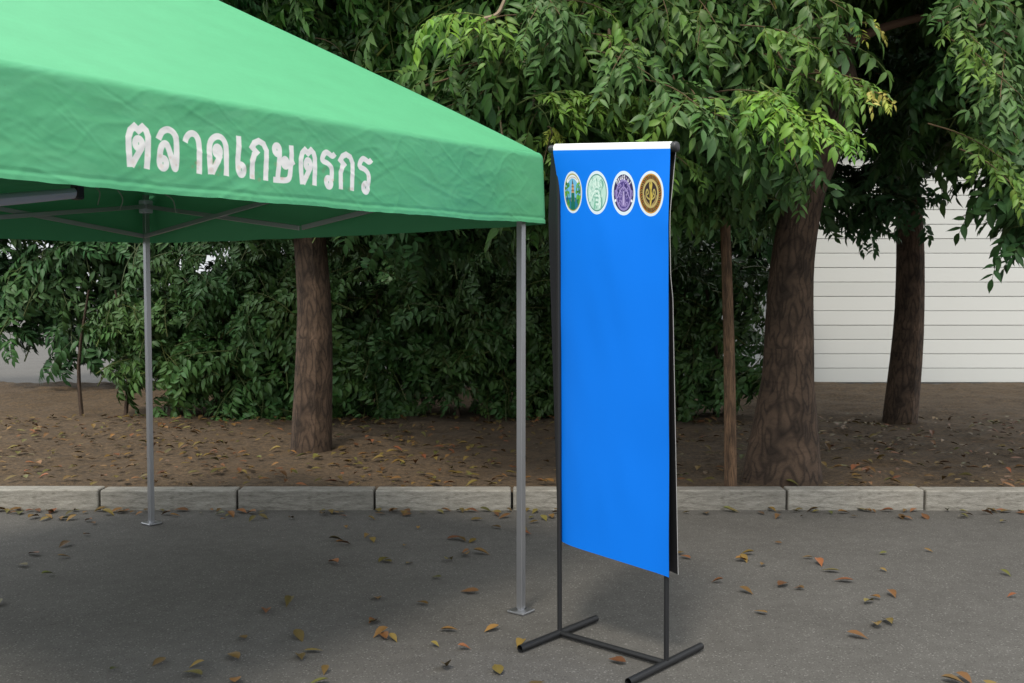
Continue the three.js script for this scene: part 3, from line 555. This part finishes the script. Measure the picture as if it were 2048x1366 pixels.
// --- the large tree in the middle, behind the banner
const trunkBase = onHeight(1560, 990, 0);
const big = thing('pinnate_tree', 'large spreading tree with dark leaning trunk and lime green sprays above the blue banner', 'tree', trunkBase);
{
  const loc = (px, py, d) => at(px, py, d).sub(trunkBase);
  part('trunk', tube([V(0, -0.1, 0), loc(1575, 760, 8), loc(1585, 520, 7.95), loc(1612, 384, 7.9), loc(1652, 290, 7.9), loc(1690, 160, 7.9)], [0.34, 0.2, 0.165, 0.145, 0.13, 0.1], 14, 6), barkMat, big);
  part('limb', tube([loc(1650, 300, 7.9), loc(1560, 160, 7.7), loc(1450, 40, 7.4), loc(1300, -120, 7.3)], [0.09, 0.07, 0.05, 0.03], 9, 5), barkMat, big);
  part('limb', tube([loc(1690, 170, 7.9), loc(1640, -60, 7.9), loc(1500, -300, 7.9), loc(1400, -460, 7.8)], [0.1, 0.08, 0.06, 0.04], 9, 5), barkMat, big);
  part('limb', tube([loc(1690, 90, 7.9), loc(1760, 58, 7.9), loc(1860, 30, 7.8), loc(1960, 4, 7.7), loc(2080, -90, 7.6)], [0.045, 0.034, 0.03, 0.028, 0.02], 9, 6), std(0.2, 0.12, 0.08, 0.85), big);
  part('limb', tube([loc(1460, 60, 7.4), loc(1280, 30, 7.0), loc(1120, -20, 6.8), loc(980, -10, 6.6)], [0.05, 0.035, 0.022, 0.012], 8, 5), barkMat, big);
  // bare twigs the photograph shows between the leaves
  for (const [pts, r, m] of [
    [[[1525, 62, 6.5], [1545, 80, 6.4], [1562, 115, 6.35], [1590, 135, 6.3], [1640, 145, 6.3]], 0.009, twigMat],
    [[[1612, 5, 6.4], [1622, 30, 6.3], [1640, 60, 6.2]], 0.008, twigMat],
    [[[850, 172, 6.6], [905, 155, 6.6], [940, 135, 6.65], [995, 118, 6.8]], 0.009, twigMat],
    [[[965, 40, 6.1], [990, 32, 6.15], [1005, 10, 6.3], [1015, -20, 6.4]], 0.016, std(0.34, 0.26, 0.18, 0.8)],
    [[[1218, 60, 6.5], [1220, 88, 6.4], [1216, 105, 6.3]], 0.011, std(0.3, 0.2, 0.12, 0.8)],
    [[[1073, 130, 6.4], [1072, 180, 6.4], [1066, 212, 6.4]], 0.018, std(0.26, 0.19, 0.14, 0.85)],
    [[[994, 120, 6.5], [998, 215, 6.45], [1008, 300, 6.4]], 0.009, std(0.3, 0.22, 0.13, 0.85)],
    [[[1068, 206, 6.35], [1120, 214, 6.3], [1200, 214, 6.2], [1290, 206, 6.15]], 0.0055, greenTwig],
    [[[1070, 208, 6.35], [1090, 228, 6.3], [1100, 250, 6.3]], 0.005, greenTwig],
    [[[1345, 145, 6.5], [1352, 175, 6.4], [1366, 195, 6.3]], 0.008, twigMat],
  ]) part('twig', tube(pts.map(([x, y, d]) => loc(x, y, d)), [r, r * 0.6], 6, 5), m, big);
  const S = (px, py, d, x, y, o) => spray(big, at(px, py, d), sdir(x, y, o.z ?? 0.35), o);
  // upper left lime bough
  S(872, 34, 5.95, -1, 0.25, { tone: 'lime', n: 8, size: 0.78, twig: 0.42 }); S(945, 62, 6.0, -0.6, 0.7, { tone: 'fresh', n: 7, size: 0.72, twig: 0.4 }); S(1010, 80, 6.1, 0.8, 0.6, { tone: 'fresh', n: 6, size: 0.7, twig: 0.4 });
  S(920, 95, 6.2, -0.7, 0.7, { tone: 'mid', n: 7 }); S(1000, 130, 6.3, -0.2, 1, { tone: 'mid', n: 7 }); S(870, 150, 6.5, -1, 0.5, { tone: 'mid', n: 7 }); S(960, 190, 6.5, -0.5, 0.9, { tone: 'mid', n: 7 }); S(890, 215, 6.6, -0.9, 0.4, { tone: 'mid', n: 6 });
  // sage mass right of it
  S(1060, 40, 6.0, -0.3, 0.8, { tone: 'sage', n: 8, size: 0.85 }); S(1120, 30, 6.0, 0.3, 0.8, { tone: 'sage', n: 8, size: 0.85 }); S(1090, 95, 6.1, -0.4, 0.8, { tone: 'sage', n: 7, size: 0.85 }); S(1160, 90, 6.2, 0.4, 0.9, { tone: 'mid', n: 7 }); S(1040, 140, 6.3, -0.3, 0.9, { tone: 'mid', n: 7 }); S(1120, 160, 6.4, 0.3, 0.9, { tone: 'mid', n: 7 });
  S(1225, 30, 6.2, 0.5, 0.5, { tone: 'fresh', n: 6, size: 0.8 }); S(1260, 92, 6.15, 0.8, 0.5, { tone: 'fresh', n: 6, size: 0.8 });
  S(1225, 140, 5.95, -0.3, 0.7, { tone: 'sage', n: 8, size: 0.88 }); S(1300, 150, 5.95, 0.7, 0.7, { tone: 'sage', n: 7, size: 0.88 }); S(1335, 28, 6.2, 0.1, 1, { tone: 'mid', n: 7 }); S(1395, 90, 6.2, -0.2, 1, { tone: 'mid', n: 8 }); S(1430, 45, 6.3, 0.3, 1, { tone: 'mid', n: 6 }); S(1345, 110, 6.3, 0.3, 1, { tone: 'dark', n: 6 });
  S(1470, 110, 6.4, 0.2, 1, { tone: 'mid', n: 7 }); S(1500, 40, 6.5, 0.1, 1, { tone: 'dark', n: 7, droop: 0.5 }); S(1550, 20, 6.4, 0.2, 1, { tone: 'mid', n: 7 });
  S(1630, 92, 5.95, 0.6, 0.6, { tone: 'fresh', n: 9, size: 0.9 }); S(1585, 62, 6.05, -0.7, 0.5, { tone: 'mid', n: 6, size: 0.9 }); S(1690, 20, 6.1, 0.5, 0.7, { tone: 'mid', n: 7 }); S(1740, 48, 6.15, 0.9, 0.2, { tone: 'yellow', n: 4, size: 0.5, twig: 0.25 }); S(1715, 95, 6.3, 0.8, 0.4, { tone: 'mid', n: 6 });
  // right end, lime turning yellow at the tip
  S(1720, 160, 5.95, 0.9, 0.4, { tone: 'fresh', n: 8, size: 0.72, twig: 0.4 }); S(1762, 190, 5.9, 0.8, 0.7, { tone: 'olive', tipTone: 'yellow', n: 8, size: 0.5, twig: 0.34 }); S(1690, 205, 5.95, 0.5, 0.8, { tone: 'fresh', n: 6, size: 0.72 }); S(1650, 150, 6.2, 0.6, 0.6, { tone: 'mid', n: 6 });
  // the large lime bough
  S(1525, 205, 5.75, -0.6, 0.5, { tone: 'lime', n: 8, size: 0.72, twig: 0.38 }); S(1580, 232, 5.7, 0.2, 0.9, { tone: 'lime', n: 8, size: 0.8, twig: 0.4 }); S(1640, 250, 5.7, 0.9, 0.5, { tone: 'lime', n: 9, size: 0.78, twig: 0.45 }); S(1695, 272, 5.7, 1, 0.4, { tone: 'lime', n: 7, size: 0.6, twig: 0.3 }); S(1560, 200, 5.9, 0.4, 0.3, { tone: 'fresh', n: 6, size: 0.8 });
  // bough over the banner
  S(1345, 215, 5.85, -0.8, 0.4, { tone: 'fresh', n: 7, size: 0.8, twig: 0.45 }); S(1400, 215, 5.8, 0.4, 0.6, { tone: 'sage', n: 8, size: 0.85 }); S(1455, 240, 5.8, 0.9, 0.6, { tone: 'mid', n: 8, size: 0.9 }); S(1420, 250, 6.0, 0.2, 1, { tone: 'mid', n: 6 });
  // dark hanging leaves
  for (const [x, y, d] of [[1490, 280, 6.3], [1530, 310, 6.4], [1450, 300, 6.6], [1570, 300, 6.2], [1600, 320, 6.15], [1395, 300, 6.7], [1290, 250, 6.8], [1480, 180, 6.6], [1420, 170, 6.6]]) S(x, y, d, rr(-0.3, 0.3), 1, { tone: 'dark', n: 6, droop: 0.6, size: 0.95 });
  S(1600, 350, 6.1, 0.1, 1, { tone: 'mid', n: 5, droop: 0.9, size: 0.75, twig: 0.4 }); S(1375, 330, 6.0, 0.6, 0.8, { tone: 'fresh', n: 4, size: 0.6, twig: 0.3 });
  // long olive shoots with round leaflets
  for (const [x, y, q] of [[1130, 185, -0.1], [1160, 200, 0], [1205, 205, 0], [1235, 190, 0], [1250, 212, 0.1], [1285, 200, 0], [1300, 222, 0.4], [1300, 245, 0.9], [1180, 222, 0.2]]) S(x, y, 6.15, 1, q, { tone: 'olive', n: 6, round: true, size: 0.72, twig: 0.34, lean: 0.3, droop: 0.05 });
  S(1105, 268, 6.25, 0.15, 1, { tone: 'yellow', n: 4, size: 0.34, twig: 0.15, droop: 0.6 }); S(1060, 250, 6.4, -0.3, 0.8, { tone: 'mid', n: 5 }); S(1030, 215, 6.5, -0.4, 0.8, { tone: 'mid', n: 6 }); S(1085, 330, 6.3, -0.2, 1, { tone: 'olive', n: 4, size: 0.6 }); S(1050, 280, 6.6, 0.3, 0.9, { tone: 'mid', n: 4 });
  const gap = (p) => !(p.x > 2.15 && p.y < 3.7 && p.x < 3.4); // open, unlit space right of the crown
  foliage(big, [
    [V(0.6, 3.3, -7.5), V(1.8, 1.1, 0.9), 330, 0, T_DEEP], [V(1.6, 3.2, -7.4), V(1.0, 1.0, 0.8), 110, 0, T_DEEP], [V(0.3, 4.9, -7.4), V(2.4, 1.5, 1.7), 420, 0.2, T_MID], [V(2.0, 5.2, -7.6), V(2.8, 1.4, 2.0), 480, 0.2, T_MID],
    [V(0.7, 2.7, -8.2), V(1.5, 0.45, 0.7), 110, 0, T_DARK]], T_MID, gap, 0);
}
// --- the darker tree at the left, rising behind the tent roof
{
  const b = V(-1.9, 0, -9.6), t = thing('pinnate_tree', 'dull dark green tree rising behind the sloping tent roof', 'tree', b);
  const loc = (px, py, d) => at(px, py, d).sub(b);
  part('trunk', tube([V(0, -0.1, 0), V(0.05, 1.4, 0), V(0.02, 2.6, 0.05), V(0.3, 3.9, 0.1), V(0.5, 5, 0)], [0.2, 0.16, 0.14, 0.11, 0.07], 12, 5), barkMat, t);
  part('limb', tube([loc(660, 60, 9.4), loc(720, 30, 9.1), loc(770, -10, 8.9), loc(860, -90, 8.8)], [0.07, 0.06, 0.045, 0.03], 8, 5), barkMat, t);
  part('twig', tube([loc(770, 75, 8), loc(810, 60, 8), loc(850, 45, 8)], [0.008, 0.006], 5, 4), twigMat, t);
  for (const [x, y, d] of [[640, 40, 8.4], [600, 80, 8.4], [700, 70, 8.3], [760, 40, 8.2], [690, 110, 8.0], [770, 90, 7.9], [820, 60, 8.0], [800, 130, 7.7], [740, 140, 7.8], [560, 50, 8.6], [830, 10, 8.1], [620, 10, 8.6], [720, 10, 8.5], [850, 110, 7.8], [520, 20, 8.7]])
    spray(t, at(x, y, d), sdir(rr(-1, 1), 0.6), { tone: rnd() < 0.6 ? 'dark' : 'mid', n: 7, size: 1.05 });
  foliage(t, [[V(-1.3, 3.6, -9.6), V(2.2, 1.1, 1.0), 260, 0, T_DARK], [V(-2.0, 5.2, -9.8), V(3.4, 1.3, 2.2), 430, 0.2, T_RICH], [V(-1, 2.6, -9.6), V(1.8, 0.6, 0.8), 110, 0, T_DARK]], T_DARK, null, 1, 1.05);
}
// --- the tree at the right edge
{
  const b = V(4.6, 0, -7.9), t = thing('pinnate_tree', 'tree at the right with hanging sprays beside the dark gap', 'tree', b);
  const loc = (px, py, d) => at(px, py, d).sub(b);
  part('trunk', tube([V(0, -0.1, 0), V(-0.05, 1.4, 0), V(0.05, 2.6, 0.05), V(-0.2, 3.8, 0.1), V(-0.3, 5, 0)], [0.2, 0.16, 0.14, 0.11, 0.07], 12, 5), barkMat, t);
  part('limb', tube([V(0.0, 3.1, 0), V(-0.5, 3.5, 0.4), loc(2050, -20, 6.9), loc(1930, -60, 6.7)], [0.07, 0.05, 0.03, 0.015], 8, 5), barkMat, t);
  for (const pts of [[[1982, 52, 6.3], [2015, 68, 6.3], [2060, 84, 6.4]], [[1948, 50, 6.3], [1965, 50, 6.3], [1975, 35, 6.4]], [[1988, 170, 6.2], [2005, 182, 6.2], [2030, 180, 6.3]]]) part('twig', tube(pts.map(([x, y, d]) => loc(x, y, d)), [0.007, 0.005], 5, 4), twigMat, t);
  const S = (px, py, d, x, y, o) => spray(t, at(px, py, d), sdir(x, y, 0.3), o);
  S(1905, 18, 6.2, -0.8, 0.4, { tone: 'mid', n: 6, size: 0.75 }); S(1960, 20, 6.2, 0.2, 1, { tone: 'mid', n: 7, size: 0.85 }); S(2030, 30, 6.3, 0.4, 0.9, { tone: 'mid', n: 7 });
  S(1915, 75, 6.25, -0.9, 0.5, { tone: 'mid', n: 6, size: 0.75 }); S(1960, 90, 6.1, 0.4, 0.9, { tone: 'fresh', n: 7, size: 0.62, twig: 0.4 }); S(1985, 140, 6.05, 0.4, 1, { tone: 'fresh', n: 7, size: 0.62, twig: 0.4 }); S(1925, 120, 6.3, -0.6, 0.8, { tone: 'dark', n: 7, size: 0.9 });
  S(2020, 110, 6.2, 0.5, 0.8, { tone: 'mid', n: 7, size: 0.8 }); S(2000, 195, 6.0, -0.3, 0.9, { tone: 'sage', n: 7, size: 0.8 }); S(2040, 190, 6.0, 0.4, 0.9, { tone: 'sage', n: 7, size: 0.8 }); S(1992, 275, 6.5, -0.3, 0.8, { tone: 'mid', n: 8, size: 0.95 }); S(2015, 325, 6.2, 0.7, 0.9, { tone: 'fresh', n: 7, size: 0.7 }); S(2020, 365, 6.1, 0.5, 1, { tone: 'olive', n: 6, size: 0.6, twig: 0.4 }); S(2030, 270, 6.5, 0.2, 1, { tone: 'dark', n: 7 }); S(2015, 225, 6.6, -0.1, 1, { tone: 'dark', n: 7 }); S(2040, 330, 6.4, 0.3, 1, { tone: 'mid', n: 6 });
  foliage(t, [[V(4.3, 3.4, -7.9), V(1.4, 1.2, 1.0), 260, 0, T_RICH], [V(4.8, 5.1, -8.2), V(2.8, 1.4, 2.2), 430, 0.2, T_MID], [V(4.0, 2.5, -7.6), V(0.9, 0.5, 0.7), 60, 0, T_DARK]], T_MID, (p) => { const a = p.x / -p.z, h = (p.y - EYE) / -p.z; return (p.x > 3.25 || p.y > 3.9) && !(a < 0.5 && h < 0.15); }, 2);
}
// --- the shaded tree farther back, leaves dark against the white building
{
  const b = V(4.4, 0, -11.6), t = thing('pinnate_tree', 'deeply shaded tree farther back with leaves dark against the white building', 'tree', b);
  part('trunk', tube([V(0, -0.1, 0), V(0.1, 1.4, 0), V(0.02, 2.8, 0.05), V(-0.3, 4.2, 0.1), V(-0.4, 5.4, 0)], [0.2, 0.16, 0.14, 0.11, 0.07], 12, 5), barkMat, t);
  for (const [x, y] of [[1800, 290], [1830, 275], [1850, 262], [1890, 280], [1920, 270], [1830, 230], [1760, 205], [1930, 230], [1860, 190], [1810, 320], [1660, 200], [1790, 250]])
    spray(t, at(x, y, 9.2), sdir(rr(-1, 1), 0.9), { tone: 'dark', n: 7, size: 1.0, droop: 0.2 });
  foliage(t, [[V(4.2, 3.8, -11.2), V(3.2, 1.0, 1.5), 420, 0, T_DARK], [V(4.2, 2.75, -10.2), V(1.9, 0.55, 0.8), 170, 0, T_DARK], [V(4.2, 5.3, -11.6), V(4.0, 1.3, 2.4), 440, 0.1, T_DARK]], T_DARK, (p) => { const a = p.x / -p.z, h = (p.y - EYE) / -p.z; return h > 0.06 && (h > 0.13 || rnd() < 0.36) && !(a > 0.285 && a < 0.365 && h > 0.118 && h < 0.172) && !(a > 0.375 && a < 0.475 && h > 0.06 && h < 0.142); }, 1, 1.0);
}
// --- a slender pale stem just right of the banner
{
  const b = onHeight(1462, 1010, 0), t = thing('young_tree', 'slender young tree with pale peeling bark between the banner and the big trunk', 'tree', b);
  const loc = (px, py, d) => at(px, py, d).sub(b), d = b.z / -1;
  const pale = new THREE.MeshStandardMaterial({ map: barkTex, bumpMap: barkTex, bumpScale: 0.01, roughness: 0.9, color: new THREE.Color().setRGB(0.95, 0.78, 0.6) });
  part('trunk', tube([V(0, -0.1, 0), loc(1458, 700, 7.6), loc(1448, 384, 7.6), loc(1446, 320, 7.6), loc(1440, 180, 7.6)], [0.05, 0.042, 0.036, 0.034, 0.02], 10, 6), pale, t);
  part('limb', tube([loc(1450, 440, 7.6), loc(1462, 380, 7.55), loc(1463, 320, 7.5), loc(1480, 230, 7.5)], [0.022, 0.018, 0.014, 0.008], 8, 5), pale, t);
  for (const [x, y, q] of [[1390, 365, -1], [1425, 375, 0.5], [1440, 395, 0.6], [1400, 410, -0.5], [1370, 400, -0.8], [1470, 420, 0.8]]) spray(t, at(x, y, 7.1), sdir(q, 0.6), { tone: 'mid', n: 6, size: 0.8 });
}
// --- hedge and far trees close the view under and behind the crowns
{
  const b = V(-0.5, 0, -12.2), t = thing('hedge', 'dark green hedge standing in the shade behind the tree trunks', 'hedge', b);
  const stems = []; for (let i = 0; i < 16; i++) { const x = -4.6 + i * 0.5 + rr(-0.1, 0.1); stems.push(tube([V(x, -0.05, 0), V(x + rr(-0.1, 0.1), 0.7, rr(-0.1, 0.1)), V(x + rr(-0.2, 0.2), 1.6, rr(-0.2, 0.2))], [0.03, 0.015], 6, 3)); }
  part('stem', mergeGeometries(stems), barkMat, t).userData.kind = 'stuff';
  foliage(t, [[V(-2.6, 1.2, -12.2), V(2.4, 1.25, 0.7), 420, 0, T_RICH], [V(0.9, 1.2, -12.2), V(2.6, 1.25, 0.7), 460, 0, T_RICH]], T_RICH, (p) => p.y > 0.08, 2, 0.9);
}
{
  const g = new THREE.Group(); g.name = 'woodland'; g.position.set(-2, 0, -16); scene.add(g); tag(g, 'dark mass of trees closing the view far behind the crowns', 'woodland', null, 'stuff');
  foliage(g, [[V(-4, 3.2, -16), V(6.5, 3.2, 1.2), 1050, 0, T_DARK], [V(1.2, 3.2, -15.6), V(3.2, 3.0, 1.0), 620, 0, T_DARK], [V(-2, 6.6, -15), V(5.5, 1.8, 2.2), 800, 0, T_DARK]], T_DARK, (p) => p.y > 0.1, 1, 1.5);
}
for (const [tree, list] of loose) {
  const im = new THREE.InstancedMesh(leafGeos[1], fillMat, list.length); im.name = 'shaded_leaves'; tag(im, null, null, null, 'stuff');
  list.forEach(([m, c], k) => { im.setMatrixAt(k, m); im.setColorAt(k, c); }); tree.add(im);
}
for (const o of scene.children) delete o.userData.leafParts;
{ // fallen leaves on the paving and bed
  const b = { p: [], c: [], i: [] }; leafletInto(b, V(-0.05, 0.012, 0), V(1, 0, 0), V(0, 1, 0), 0.1, 0.045, 0.7, 0.5, [1, 1, 1]);
  const N = 2600, im = new THREE.InstancedMesh(bufGeo(b), fillMat, N), m = new THREE.Matrix4(), q = new THREE.Quaternion(), e = new THREE.Euler(), col = new THREE.Color();
  im.name = 'fallen_leaves'; im.receiveShadow = true; tag(im, 'dry fallen leaves scattered on the ground below the trees', 'leaf litter', null, 'stuff');
  for (let k = 0; k < N; k++) {
    let x, z, y; const t = rnd();
    if (t < 0.84) { x = rr(-6, 8); z = rr(-12, -7.6); y = 0.13 + 0.05 * noise.noise((x - 3) * 1.3, 2, (z + 12) * 1.3); } else if (t < 0.93) { x = rr(-5, 7); z = -7.34 + Math.pow(rnd(), 2) * 0.3; y = 0.012; } else { do { x = rr(-3, 6); z = rr(-7.3, -4.0); } while (noise.noise(x * 0.8, 3, z * 0.8) < rr(-0.1, 0.4)); y = 0.012; }
    e.set(rr(-0.2, 0.2), rr(0, 6.3), rr(-0.2, 0.2)); const s = rr(0.55, 1.2); m.compose(V(x, y, z), q.setFromEuler(e), V(s, s * rr(0.25, 0.9), s)); im.setMatrixAt(k, m); const u = rnd(), v = rr(0.5, 1.1); im.setColorAt(k, col.setRGB(v * (0.13 + 0.12 * u), v * (0.085 + 0.07 * rnd()), v * 0.04));
  }
  scene.add(im);
}
scene.traverse((o) => { if (o.isMesh) { o.castShadow = true; o.receiveShadow = true; } });
renderer.render(scene, camera);
